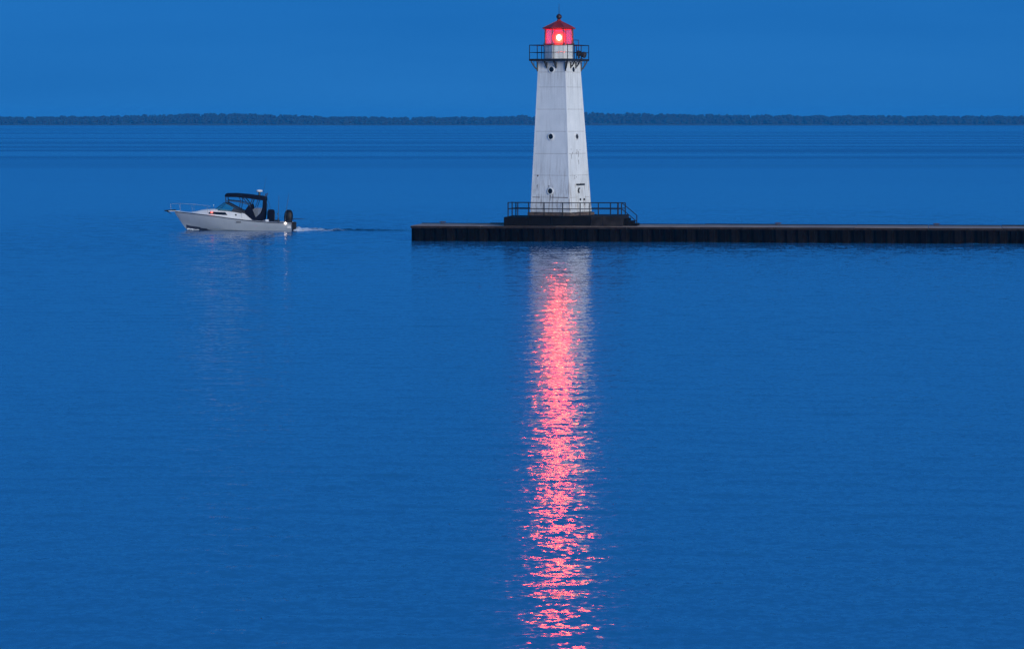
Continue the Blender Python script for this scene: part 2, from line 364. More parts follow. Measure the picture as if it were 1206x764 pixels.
# cap: walers along the top edge and slabs of the walkway
x = -0.06
while x < PL:
    L = 5.2 + rp.uniform(-.3, .3); x1 = min(PL, x + L) - 0.03
    MB().box(x, x1, -0.14, 0.06, PIER_Z - 0.165, PIER_Z - 0.012 + rp.uniform(-.006, .006)).build('edge_beam', 'timber_dark', pier, bevel=0.02)
    MB().box(x, x1, PW - 0.20, PW + 0.14, PIER_Z - 0.165, PIER_Z + 0.06 + rp.uniform(-.02, .02)).build('edge_beam', 'timber_dark', pier, bevel=0.02)
    MB().box(x, x1, 0.075, PW - 0.215, PIER_Z - 0.16, PIER_Z + rp.uniform(-.008, .008)).build('deck_slab', 'deck_concrete', pier, bevel=0.015)
    x = x1 + 0.03
M_P = Matrix.Translation((-7.0, 229.8, 0)) @ Matrix.Rotation(PA, 4, 'Z')
def on_pier(u, v, z=0): return M_P @ Vector((u, v, z))

def cleat(u, v, label):
    t = thing('mooring_cleat', label, 'cleat', on_pier(u, v, PIER_Z - 0.003), PA + 0.1, 'mooring cleats along the pier')
    MB().box(-.16, .16, -.07, .07, 0, .02).build('base_plate', 'rust_iron', t, bevel=.004)
    for s in (-1, 1): MB().tube((s * .07, 0, .015), (s * .08, 0, .13), .03, .025).build('post', 'rust_iron', t)
    MB().lathe([(.012, -.24), (.03, -.2), (.04, -.05), (.04, .05), (.03, .2), (.012, .24)], 10).build('horn', 'rust_iron', t, True).matrix_local = Matrix.Translation((0, 0, .15)) @ Matrix.Rotation(R(90), 4, 'Y')
cleat(1.55, 4.2, 'small dark cleat near the free left end of the pier')
cleat(25.3, 4.2, 'dark cleat on the pier midway between the lighthouse and the right edge of the picture')
cleat(36.3, 4.2, 'dark cleat on the pier nearest the right edge of the picture')

# ------------------------------------------------------------------ platform under the lighthouse
UC = 10.62                                             # centre of the platform along the pier
plat = thing('concrete_platform', 'dark stained concrete platform with steps under the white lighthouse', 'platform', on_pier(UC, PW / 2, PIER_Z), PA)
PH = 0.71
# blocks of the plinth, each with its own face
xs_b = [-2.45, -0.9, 0.75, 1.9, 2.75, 4.15]; rb = random.Random(5)
for a, c in zip(xs_b, xs_b[1:]):
    MB().box(a + .008, c - .008, -2.33 + rb.uniform(-.03, .02), 2.3, 0.012, PH + rb.uniform(-.01, .01)).build('block', 'patched_concrete' if a in (1.9, 2.75) else 'dark_concrete', plat, bevel=.03)
MB().box(-4.15, -2.466, -2.42, 2.2, 0.012, PH - 0.09).build('block', 'dark_concrete', plat, bevel=.03)
for i in range(3):
    MB().box(4.156 + i * .30, 4.156 + (i + 1) * .30 - .004, -1.4, .6, 0.012, PH * (3 - i) / 4 - .01).build('step', 'dark_concrete', plat, bevel=.02)

# railing round the platform
rl = thing('platform_railing', 'black pipe railing round the lighthouse platform, sloping down the steps', 'railing', on_pier(UC, PW / 2, PIER_Z + PH - 0.012), PA)
H = .93; yF, yB = -2.15, 2.05
def rail_posts(lst, y, z0=0.0):
    for u in lst: MB().tube((u, y, z0), (u, y, H), .038, None, 8).build('post', 'rail_paint', rl)
fx = [-3.2, -2.44, -1.36, -0.06, 1.16, 1.84, 2.43, 3.78]
rail_posts(fx, yF); MB().tube((-3.88, yF, -.08), (-3.88, yF, H), .038).build('post', 'rail_paint', rl)
H = .84; rail_posts([-2.75, -1.3, 0.1, 1.45, 2.85, 3.4], yB)
for u in (-3.88,): MB().tube((u, yB, -.08), (u, yB, H), .038).build('post', 'rail_paint', rl)
MB().tube((3.9, yB, 0), (3.9, yB, H), .038).build('post', 'rail_paint', rl); H = .93; MB().tube((3.95, -1.2, 0), (3.95, -1.2, H), .038).build('post', 'rail_paint', rl)
MB().tube((-3.88, 0, -.08), (-3.88, 0, H), .038).build('post', 'rail_paint', rl)
for z in (H, H * .54):
    MB().path([(3.9, -1.2, z), (3.78, yF, z), (-3.88, yF, z), (-3.88, yB, z * .9), (3.9, yB, z * .9)], .028, 8).build('top_rail' if z == H else 'middle_rail', 'rail_paint', rl)
for z0 in (H, H * .54):
    MB().path([(3.95, -1.2, z0), (5.02, -1.2, z0 - .88)], .028, 8).build('stair_rail', 'rail_paint', rl)
MB().tube((5.02, -1.2, H - .88 + .02), (5.02, -1.2, -.69), .034).build('post', 'rail_paint', rl)

# ------------------------------------------------------------------ lighthouse
LZ = PIER_Z + PH - 0.012
LH = thing('lighthouse', 'white square tapering lighthouse with red lantern roof and lit red lamp', 'lighthouse', (3.44, 231.0, LZ), R(-30))
SB, ST = 3.14, 2.14; ZB, ZT = 0.24, 12.45 - LZ
def lean(z): return (-0.0113 * z, -0.0065 * z)
def half(z): return (SB + (ST - SB) * (z - ZB) / (ZT - ZB)) / 2
# plinth of rough stones
rs = random.Random(9); hs = SB / 2 + 0.16
MB().box(-hs + .1, hs - .1, -hs + .1, hs - .1, 0.004, ZB - .005).build('plinth', 'dark_concrete', LH)
for side in range(4):
    u = -hs
    while u < hs - .05:
        L = min(rs.uniform(.38, .7), hs - u); th = rs.uniform(.0, .04)
        m = MB().box(u + .012, u + L - .012, -hs - th, -hs + .22, 0.003, ZB - .006 - rs.uniform(0, .05))
        o = m.build('stone', 'plinth_stone', LH, bevel=.02); o.rotation_euler = (0, 0, side * math.pi / 2); u += L
# dark core, set back behind the plates
core = MB(); IN = .035
core.loft([[(lean(z)[0] + a * (half(z) - IN), lean(z)[1] + c * (half(z) - IN), z) for a, c in ((-1, -1), (1, -1), (1, 1), (-1, 1))] for z in (ZB, ZT)])
tower = core.build('tower_wall', 'seam_dark', LH)
seams = [ZB] + [z - LZ for z in (3.04, 4.57, 6.08, 7.62, 9.16, 10.70, 11.74)] + [ZT]
def face_pt(side, u, z, out=0.0):
    """point on a face: u in -1..1 across, out metres proud of it"""
    h = half(z); p = Vector((u * h, -h - out, z)); p.rotate(Matrix.Rotation(side * math.pi / 2, 3, 'Z'))
    l = lean(z); return Vector((p.x + l[0], p.y + l[1], z))
def plate(side, z0, z1, u0, u1, mat='white_paint', out=0.0, th=.03, gap=.008, name='plate', par=None):
    hz_ = half((z0 + z1) / 2); gu = gap / hz_
    lo, hi = z0 + gap, z1 - gap
    q = [(u0 + gu, lo), (u1 - gu, lo), (u1 - gu, hi), (u0 + gu, hi)]
    vs_ = [face_pt(side, u, z, out) for u, z in q] + [face_pt(side, u, z, out - th) for u, z in q]
    m = MB().add(vs_, [(0, 1, 2, 3), (7, 6, 5, 4), (0, 4, 5, 1), (1, 5, 6, 2), (2, 6, 7, 3), (3, 7, 4, 0)])
    return m.build(name, mat, par or tower)
for side in range(4):
    for z0, z1 in zip(seams, seams[1:]): plate(side, z0, z1, -1.0 + .004, 1.0 - .004)
for a, c in ((-1, -1), (1, -1), (1, 1), (-1, 1)):      # corner angles covering the plate ends
    m = MB()
    m.loft([[(lean(z)[0] + a * (half(z) - .05 + dx), lean(z)[1] + c * (half(z) - .05 + dy), z) for dx, dy in ((-.05, -.05), (.056, -.05), (.056, .056), (-.05, .056))] for z in (ZB + .004, ZT - .01)])
    m.build('corner_strip', 'white_paint', tower)
def porthole(side, z, r=.185):
    c = face_pt(side, 0, z); n_ = Matrix.Rotation(side * math.pi / 2, 3, 'Z') @ Vector((0, -1, .045)).normalized()
    q = n_.to_track_quat('Z', 'Y')
    e = MB().lathe([(r * 1.45, -.05), (r * 1.45, .03), (r * 1.3, .05), (r * 1.02, .05), (r * 1.0, .012), (.02, .010)], 20).build('porthole', 'white_paint', LH, True)
    e.location = c; e.rotation_euler = q.to_euler()
    g = MB().lathe([(r, 0), (r, .016), (.01, .020)], 20).build('pane', 'porthole_glass', e, True)
    d = MB().tube((-r, 0, .028), (r, 0, .028), .012).build('glazing_bar', 'black_iron', e)
    # rust run under the rim
    return e
for z in (11.92, 7.26, 3.47):
    porthole(0, z - LZ)
for z in (11.92, 7.26): porthole(1, z - LZ)
# rust runs and dark edges, thin flakes standing on the plates
def stain(side, pts, out=.004):
    m = MB(); vs_ = [face_pt(side, u, z, out) for u, z in pts]; back = [face_pt(side, u, z, .0005) for u, z in pts]; n = len(pts)
    m.add(vs_ + back, [tuple(range(n)), tuple(range(n, 2 * n))[::-1]] + [(i, i + n, (i + 1) % n + n, (i + 1) % n) for i in range(n)])
    m.build('rust_scale', 'rust_iron', tower)
zs = 3.04 - LZ
stain(0, [(-.97, zs - .02), (-.97, zs + .015), (-.55, zs + .02), (-.55, zs - .03)])
stain(0, [(-.97, zs - .25), (-.975, zs), (-.95, zs), (-.955, zs - .1)])
stain(0, [(.05, zs - .02), (.05, zs + .02), (.96, zs + .02), (.96, zs - .03)])
stain(0, [(-.03, zs + .24), (.03, zs + .24), (.012, zs - .1), (-.004, zs - .28), (-.015, zs - .02)])
stain(0, [(-.74, 4.57 - LZ - .11), (-.74, 4.57 - LZ + .02), (-.66, 4.57 - LZ + .02), (-.67, 4.57 - LZ - .08)])
stain(0, [(-.71, zs + .40), (-.735, zs + .85), (-.69, zs + .86)])
stain(0, [(-.08, zs + .5), (-.10, zs + .86), (-.05, zs + .8)])
for k in range(9):
    u = rs.uniform(-.75, .3); z = rs.uniform(5.6, 6.9) - LZ; d = rs.uniform(.05, .4)
    stain(1, [(u - .02, z), (u + .02, z), (u + .008, z - d), (u - .006, z - d)])
for k in range(5):
    u = rs.uniform(-.75, .6); z = rs.uniform(3.9, 4.6) - LZ; d = rs.uniform(.05, .25)
    stain(1, [(u - .02, z), (u + .02, z), (u + .008, z - d), (u - .006, z - d)])
# door on the right face
dz0, dz1 = ZB + .02, 3.86 - LZ
door = plate(1, dz0, dz1, -.28, .42, 'white_paint', .035, .03, 0.004, 'door', LH)
plate(1, dz1 + .01, dz1 + .12, -.30, .46, 'black_iron', .085, .085, 0.0, 'lintel', door)
for u in (-.02, .34):
    c = face_pt(1, u, 2.88 - LZ, .03); MB().tube(c, face_pt(1, u, 2.88 - LZ, .075), .085, None, 12).build('vent', 'black_iron', door)
MB().path([face_pt(1, -.06, 3.66 - LZ, .06), face_pt(1, -.14, 3.66 - LZ, .10), face_pt(1, -.20, 3.55 - LZ, .10), face_pt(1, -.20, 3.45 - LZ, .10), face_pt(1, -.12, 3.36 - LZ, .06)], .052).build('lifting_hook', 'black_iron', door)
MB().tube(face_pt(1, .36, 2.62 - LZ, .06), face_pt(1, .36, 2.45 - LZ, .06), .025).build('handle', 'black_iron', door)

# gallery
GZ = 12.66 - LZ; GS = 3.10 / 2; lt_ = lean(GZ)
deck = MB().box(lt_[0] - GS, lt_[0] + GS, lt_[1] - GS, lt_[1] + GS, GZ - .15, GZ).build('gallery_deck', 'black_iron', LH, bevel=.012)
MB().box(lt_[0] - 1.2, lt_[0] + 1.2, lt_[1] - 1.2, lt_[1] + 1.2, ZT - .015, GZ - .153).build('cornice', 'white_paint', LH, bevel=.02)
def bracket(p_in, p_out):
    m = MB(); a = Vector(p_in); c = Vector(p_out)
    m.path([a, a.lerp(c, .35) + Vector((0, 0, -.08)), a.lerp(c, .75) + Vector((0, 0, -.05)), c], .048, 6)
    m.path([Vector((a.x, a.y, a.z - .12)), Vector((a.x, a.y, c.z))], .05, 6)
    mid = a.lerp(c, .55); m.tube(mid, (mid.x, mid.y, c.z), .025, None, 6)
    m.build('bracket', 'black_iron', deck)
zb = 11.92 - LZ; hb = half(zb) + .03
for side in range(4):
    for u in (-1, -.33, .33, 1):
        a = Vector((u * hb, -hb, zb)) if abs(u) == 1 else Vector((u * hb, -hb, zb + .2)); c = Vector((u * (GS - .12 if abs(u) == 1 else hb), -(GS - .1), GZ - .165))
        if u == 1: continue
        rot = Matrix.Rotation(side * math.pi / 2, 3, 'Z'); a.rotate(rot); c.rotate(rot); l = lean(zb)
        bracket((a.x + l[0], a.y + l[1], a.z), (c.x + lt_[0], c.y + lt_[1], c.z))
g = GS - .03; GH = .95
MB().path([(lt_[0] + a * g, lt_[1] + c * g, GZ + GH) for a, c in ((-1, -1), (1, -1), (1, 1), (-1, 1), (-1, -1))], .026, 8).build('gallery_top_rail', 'rail_paint', LH)
MB().path([(lt_[0] + a * g, lt_[1] + c * g, GZ + GH * .47) for a, c in ((-1, -1), (1, -1), (1, 1), (-1, 1), (-1, -1))], .02, 8).build('gallery_middle_rail', 'rail_paint', LH)
pm = MB().tube((0, 0, -.05), (0, 0, GH), .028).mesh('gallery_post', 'rail_paint')
for side in range(4):
    for u in (-1, -.36, .28):
        p = Vector((u * g, -g, GZ)); p.rotate(Matrix.Rotation(side * math.pi / 2, 3, 'Z')); inst(pm, 'gallery_post', LH, (p.x + lt_[0], p.y + lt_[1], GZ))
# raised guard of the ladder hatch at the back right
MB().path([(lt_[0] + 1.05, lt_[1] + .15, GZ), (lt_[0] + 1.05, lt_[1] + .15, GZ + 1.32), (lt_[0] + .80, lt_[1] + 1.35, GZ + 1.32), (lt_[0] + .80, lt_[1] + 1.35, GZ)], .022).build('ladder_guard', 'rail_paint', LH)
# fog signal on the right of the gallery
fs = thing('fog_signal', 'dark stubby fog signal on the right corner of the lighthouse gallery', 'fog signal')
fs.matrix_world = Matrix.Translation((3.44, 231.0, LZ)) @ Matrix.Rotation(R(-30), 4, 'Z') @ Matrix.Translation((lt_[0] + 1.34, lt_[1] + .78, GZ + .002))
fs.rotation_euler = (0, 0, R(-8))
MB().box(-.10, .10, -.10, .10, 0, .03).build('base_plate', 'foghorn_dark', fs)
MB().tube((0, 0, .03), (0, 0, .28), .045).build('stand', 'foghorn_dark', fs)
bd = MB().lathe([(.03, -.36), (.17, -.34), (.20, -.28), (.20, -.08), (.15, -.05), (.15, .03), (.19, .06), (.21, .20), (.19, .32), (.08, .36)], 14).build('horn_body', 'foghorn_dark', fs, True)
bd.matrix_local = Matrix.Translation((0, 0, .34)) @ Matrix.Rotation(R(14), 4, 'Y') @ Matrix.Rotation(R(90), 4, 'Y')
for q in (-.18, .20): MB().box(q - .05, q + .05, -.24, .24, .06, .50 - .25 * q).build('clamp', 'foghorn_dark', fs, bevel=.02)

# lantern: eight-sided parapet, glazing bars, panes, roof
LC = lean(GZ + 1.0); A0 = R(-90 - 28 + 30); LR = 1.08
def oct_pt(k, r): a = A0 + k * math.pi / 4; return (LC[0] + r * math.cos(a), LC[1] + r * math.sin(a))
parapet = MB()
parapet.lathe([(LR - .06, GZ + .003), (LR - .06, GZ + .90), (LR + .0, GZ + .905), (LR + .0, GZ + .97), (LR - .30, GZ + .975)], 8, (LC[0], LC[1], 0), A0)
lantern = parapet.build('lantern', 'white_paint', LH)
for k in range(8):                                      # flat plates of the parapet
    a, c = oct_pt(k, LR - .045), oct_pt(k + 1, LR - .045)
    A, C = Vector((*a, 0)), Vector((*c, 0)); d = (C - A).normalized(); n_ = Vector((d.y, -d.x, 0))
    A2, C2 = A + d * .02, C - d * .02
    MB().add([A2 + Vector((0, 0, GZ + .02)), C2 + Vector((0, 0, GZ + .02)), C2 + Vector((0, 0, GZ + .88)), A2 + Vector((0, 0, GZ + .88))] + [p + n_ * .012 + Vector((0, 0, z)) for p, z in ((A2, GZ + .02), (C2, GZ + .02), (C2, GZ + .88), (A2, GZ + .88))],
             [(3, 2, 1, 0), (4, 5, 6, 7), (0, 1, 5, 4), (1, 2, 6, 5), (2, 3, 7, 6), (3, 0, 4, 7)]).build('parapet_plate', 'white_paint', lantern)
VZ0, VZ1 = GZ + .97, 14.78 - LZ
for k in range(8):
    p = oct_pt(k, LR - .06); MB().tube((p[0], p[1], VZ0 - .01), (p[0], p[1], VZ1), .038, None, 6).build('glazing_bar', 'black_iron', lantern)
    a, c = oct_pt(k, LR - .07), oct_pt(k + 1, LR - .07)
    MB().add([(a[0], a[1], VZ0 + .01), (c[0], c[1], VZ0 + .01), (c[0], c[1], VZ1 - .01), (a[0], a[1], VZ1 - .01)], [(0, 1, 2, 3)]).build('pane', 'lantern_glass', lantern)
    MB().tube((a[0], a[1], VZ0 + .06), (c[0], c[1], VZ0 + .06), .022, None, 6).build('glazing_sill', 'black_iron', lantern)
    MB().tube((a[0], a[1], VZ1 - .05), (c[0], c[1], VZ1 - .05), .03, None, 6).build('glazing_head', 'red_roof', lantern)
    e0, e1 = oct_pt(k, LR + .02), oct_pt(k, LR - .1)
    MB().path([(e0[0], e0[1], VZ0 - .02), (e0[0], e0[1], VZ0 + .16)], .03, 6).build('handhold', 'black_iron', lantern)
# small vent in the parapet facing the lake
a, c = oct_pt(0, LR - .03), oct_pt(1, LR - .03)
vx, vy = a[0] * .45 + c[0] * .55, a[1] * .45 + c[1] * .55
EZ = VZ1
roof = MB().lathe([(LR - .1, EZ + .004), (LR + .13, EZ - .02), (LR + .14, EZ + .05), (LR - .02, EZ + .10), (.16, 15.30 - LZ), (.13, 15.42 - LZ)], 8, (LC[0], LC[1], 0), A0).build('roof', 'red_roof', LH)
for k in range(8):
    a = oct_pt(k, LR + .02); c = oct_pt(k, .16)
    MB().tube((a[0], a[1], EZ + .085), (c[0], c[1], 15.30 - LZ), .022, None, 6).build('rib', 'red_roof', roof)
MB().lathe([(.10, 15.40 - LZ), (.09, 15.44 - LZ), (.17, 15.50 - LZ), (.20, 15.60 - LZ), (.17, 15.70 - LZ), (.08, 15.78 - LZ), (.04, 15.80 - LZ)], 16, (LC[0], LC[1], 0)).build('vent_ball', 'ball_red', roof, True)
MB().tube((LC[0], LC[1], 15.78 - LZ), (LC[0], LC[1], 16.5 - LZ), .022, .010).build('lightning_rod', 'black_iron', roof)
# lamp: pedestal, red drum lens, glowing core
LAMP = 14.16 - LZ
MB().lathe([(.22, GZ + .98), (.20, LAMP - .50), (.28, LAMP - .48), (.28, LAMP - .44), (.05, LAMP - .43)], 14, (LC[0], LC[1], 0)).build('lamp_pedestal', 'black_iron', LH, True)
lens = MB().lathe([(.24, LAMP - .44), (.38, LAMP - .32), (.46, LAMP), (.38, LAMP + .32), (.24, LAMP + .44)], 20, (LC[0], LC[1], 0)).build('lens', 'lens_red', LH, True)
MB().lathe([(.05, LAMP - .20), (.14, LAMP - .13), (.17, LAMP), (.14, LAMP + .13), (.05, LAMP + .20)], 16, (LC[0], LC[1], 0)).build('lamp', 'lamp_glow', lens, True)
# the beam of the lens out over the lake
ld = bpy.data.lights.new('lighthouse_beam', 'SPOT'); lo = bpy.data.objects.new('lighthouse_beam', ld); COL.objects.link(lo)
wl_ = Matrix.Translation((3.44, 231.0, LZ)) @ Matrix.Rotation(R(-30), 4, 'Z') @ Vector((LC[0], LC[1], LAMP))
lo.location = wl_ + Vector((0, -.62, 0)); lo.rotation_euler = (R(90 - 12), 0, R(180)); ld.energy = 2900; ld.color = (1.0, 0.055, 0.012)
ld.shadow_soft_size = .25; ld.spot_size = R(70); ld.spot_blend = .5

# ------------------------------------------------------------------ motor boat
BO = (-(603 - 344.0) * 0.0649, 252.0, 0.0)
boat = thing('motor_boat', 'white cabin motor boat with navy canvas top heading left', 'boat', BO, math.pi)   # local +x points to the bow
def lerp_tab(tab, x):
    for (a, va), (c, vc) in zip(tab, tab[1:]):
        if a <= x <= c: t = (x - a) / (c - a); return va + (vc - va) * t
    return tab[0][1] if x < tab[0][0] else tab[-1][1]
sheer = [(0, .60), (2.02, .68), (3.86, .87), (6.38, 1.21), (8.95, 1.45)]
hbeam = [(0, 1.36), (1.5, 1.44), (3, 1.47), (4.5, 1.44), (6, 1.24), (7, .97), (7.8, .64), (8.4, .34), (8.95, .04)]
chz = [(0, -.02), (2, .0), (4, .03), (5.75, .10), (7, .24), (7.8, .34), (8.4, .50), (8.95, 1.3)]
chb = [(0, 1.20), (3, 1.24), (4.5, 1.14), (6, .84), (7, .50), (7.8, .20), (8.25, .03), (8.95, .01)]
kel = [(0, -.45), (5, -.48), (6.5, -.40), (7.4, -.26), (8.0, -.04), (8.25, .26), (8.95, 1.28)]
stx = [0, .8, 1.6, 2.4, 3.2, 4.0, 4.8, 5.4, 6.0, 6.5, 7.0, 7.4, 7.8, 8.1, 8.35, 8.6, 8.8, 8.95]
rings = []
for x in stx:
    zs_, bs, zc, bc, zk = (lerp_tab(t, x) for t in (sheer, hbeam, chz, chb, kel))
    zc = min(zc, zs_ - .04); zk = min(zk, zc - .005)
    half_ = [(bs, zs_), (bs + .0 * x, zs_ - .10), (bc + (bs - bc) * .55, zc + (zs_ - zc) * .45), (bc, zc)]
    rings.append([(x, -p, z) for p, z in half_] + [(x, 0, zk)] + [(x, p, z) for p, z in half_[::-1]])
hm = MB(); hm.loft(rings, closed=False); n = len(rings[0]); hm.f.append(tuple(range(n)))
hull = hm.build('hull', 'gelcoat', boat, 35)
bm_ = MB()                                              # shadow below the chine, put in as a dark sheet outside the hull
bm_.loft([[(x, -lerp_tab(chb, x) - .012, min(lerp_tab(chz, x), lerp_tab(sheer, x) - .04) + .012), (x, 0, min(lerp_tab(kel, x), lerp_tab(chz, x) - .005) - .015), (x, lerp_tab(chb, x) + .012, min(lerp_tab(chz, x), lerp_tab(sheer, x) - .04) + .012)] for x in stx if x < 8.2], closed=False)
bm_.build('bottom', 'bottom_shade', boat)
for s in (-1, 1):
    MB().path([(x, s * (lerp_tab(hbeam, x) + .015), lerp_tab(sheer, x) - .03) for x in stx], .028, 6).build('rub_rail', 'boat_trim', hull)
# decks
fd = MB(); fd.loft([[(x, -lerp_tab(hbeam, x) + .01, lerp_tab(sheer, x)), (x, -lerp_tab(hbeam, x) * .5, lerp_tab(sheer, x) + .05), (x, lerp_tab(hbeam, x) * .5, lerp_tab(sheer, x) + .05), (x, lerp_tab(hbeam, x) - .01, lerp_tab(sheer, x))] for x in stx if x >= 4.0], closed=False)
fd.build('foredeck', 'gelcoat_deck', boat, True)
for s in (-1, 1):
    sdk = MB(); sdk.loft([[(x, s * (lerp_tab(hbeam, x) - .01), lerp_tab(sheer, x) + .004), (x, s * (lerp_tab(hbeam, x) - .26), lerp_tab(sheer, x) + .03), (x, s * (lerp_tab(hbeam, x) - .28), lerp_tab(sheer, x) - .35)] for x in stx if x <= 4.0], closed=False)
    sdk.build('gunwale', 'gelcoat_deck', boat)
MB().box(.06, 4.0, -1.15, 1.15, .12, .16).build('cockpit_floor', 'gelcoat_deck', boat)
MB().box(.02, .30, -1.33, 1.33, .17, .615).build('transom', 'gelcoat_deck', boat, bevel=.03)
# cabin trunk: side profile lofted over the foredeck
cab = [(7.75, .02, 1.38, .25), (7.3, .10, 1.45, .5), (6.9, .22, 1.55, .68), (6.5, .30, 1.60, .84), (5.9, .32, 1.63, .98), (5.3, .30, 1.60, 1.08), (4.7, .30, 1.52, 1.12), (4.1, .30, 1.42, 1.14), (3.75, .30, 1.36, 1.15)]
cr = MB(); rg = []
for x, _, zt, bw in cab:
    zd = lerp_tab(sheer, x) - .02; rg.append([(x, -bw, zd), (x, -bw * .93, zt - .06), (x, -bw * .82, zt), (x, 0, zt + .03), (x, bw * .82, zt), (x, bw * .93, zt - .06), (x, bw, zd)])
cr.loft(rg); cabin = cr.build('cabin', 'gelcoat_deck', boat, 50)
for s in (-1, 1):
    # coaming sweeping down aft of the cabin
    y = s * 1.14
    MB().add([(3.78, y, .84), (3.78, y, 1.36), (3.55, y, 1.30), (3.0, y, .84), (2.85, y, .72), (3.78, y - s * .06, .84), (3.78, y - s * .06, 1.36), (3.55, y - s * .06, 1.30), (3.0, y - s * .06, .84), (2.85, y - s * .06, .72)],
             [(0, 1, 2, 3, 4), (9, 8, 7, 6, 5), (0, 5, 6, 1), (1, 6, 7, 2), (2, 7, 8, 3), (3, 8, 9, 4), (4, 9, 5, 0)]).build('coaming', 'gelcoat_deck', boat)
    # dark window let into the cabin side, standing a little proud
    wp = [(6.35, 1.27), (6.30, 1.44), (5.05, 1.40), (4.86, 1.20), (5.0, 1.17)]
    def cy_(x, z):
        for q0, q1 in zip(cab, cab[1:]):
            if q1[0] <= x <= q0[0]:
                t = (q0[0] - x) / (q0[0] - q1[0]); bw = q0[3] + (q1[3] - q0[3]) * t; zt = q0[2] + (q1[2] - q0[2]) * t; zd = lerp_tab(sheer, x) - .02
                return bw + (bw * .93 - bw) * (z - zd) / (zt - .06 - zd)
        return 1
    N = 9; top = [6.32 + (5.02 - 6.32) * i / N for i in range(N + 1)]
    vo, vi = [], []
    for i, x in enumerate(top):
        zt_, zb_ = 1.45 - .05 * i / N, (1.28 - .09 * i / N)
        if i == 0: zt_ = zb_ + .08
        if i == N: x2 = 4.86
        else: x2 = x
        vo += [(x2 if i == N else x, s * (cy_(x2, zb_) + .012), zb_), (x, s * (cy_(x, zt_) + .012), zt_)]
    m = MB(); m.loft([[vo[2 * i], vo[2 * i + 1], (vo[2 * i + 1][0], vo[2 * i + 1][1] - s * .03, vo[2 * i + 1][2]), (vo[2 * i][0], vo[2 * i][1] - s * .03, vo[2 * i][2])] for i in range(N + 1)])
    m.build('window', 'porthole_glass', cabin)
    pz = (4.22, s * (cy_(4.22, 1.2) + .01), 1.20); MB().tube(pz, (pz[0], pz[1] - s * .05, pz[2]), .07, None, 12).build('porthole', 'porthole_glass', cabin)
    # vent in the hull side
    hx, hzv = 4.0, .66; hy = 1.40
    MB().box(hx - .20, hx + .18, s * hy - .04, s * hy + .04, hzv - .035, hzv + .04).build('side_vent', 'boat_trim', hull, bevel=.01)
# windscreen: front panes and side panes, dark frame
WB = lambda s: [(5.85, s * .55, 1.60), (5.55, s * 1.00, 1.56), (3.72, s * 1.08, 1.40)]
WTOP = lambda s: [(5.15, s * .50, 2.13), (4.98, s * .92, 2.13)]
ws = MB().path([(5.85, -.55, 1.61), (5.85, .55, 1.61)], .02).build('windscreen_frame', 'boat_trim', boat)
MB().add([(5.85, -.55, 1.60), (5.85, .55, 1.60), (5.15, .50, 2.13), (5.15, -.50, 2.13)], [(0, 1, 2, 3)]).build('pane', 'windscreen_glass', ws)
for s in (-1, 1):
    B, T = WB(s), WTOP(s)
    MB().add([B[0], B[1], T[1], T[0]], [(0, 1, 2, 3)]).build('pane', 'windscreen_glass', ws)
    MB().add([B[1], B[2], T[1]], [(0, 1, 2)]).build('pane', 'windscreen_glass', ws)
    MB().path([B[0], B[1], B[2]], .022).build('frame_sill', 'boat_trim', ws)
    MB().path([B[0], T[0]], .016).build('frame_post', 'boat_trim', ws); MB().path([B[1], T[1]], .016).build('frame_post', 'boat_trim', ws)
    MB().path([T[1], (3.55, s * 1.1, 1.38)], .055, 8).build('frame_head', 'boat_trim', ws); MB().path([T[0], T[1]], .02).build('frame_head', 'boat_trim', ws)
    # dark lining below the side pane, aft
    MB().add([(4.55, s * 1.06, 1.50), (4.4, s * 1.05, 1.72), (3.5, s * 1.1, 1.36), (3.6, s * 1.1, 1.28)], [(0, 1, 2, 3)]).build('side_panel', 'boat_trim', ws)
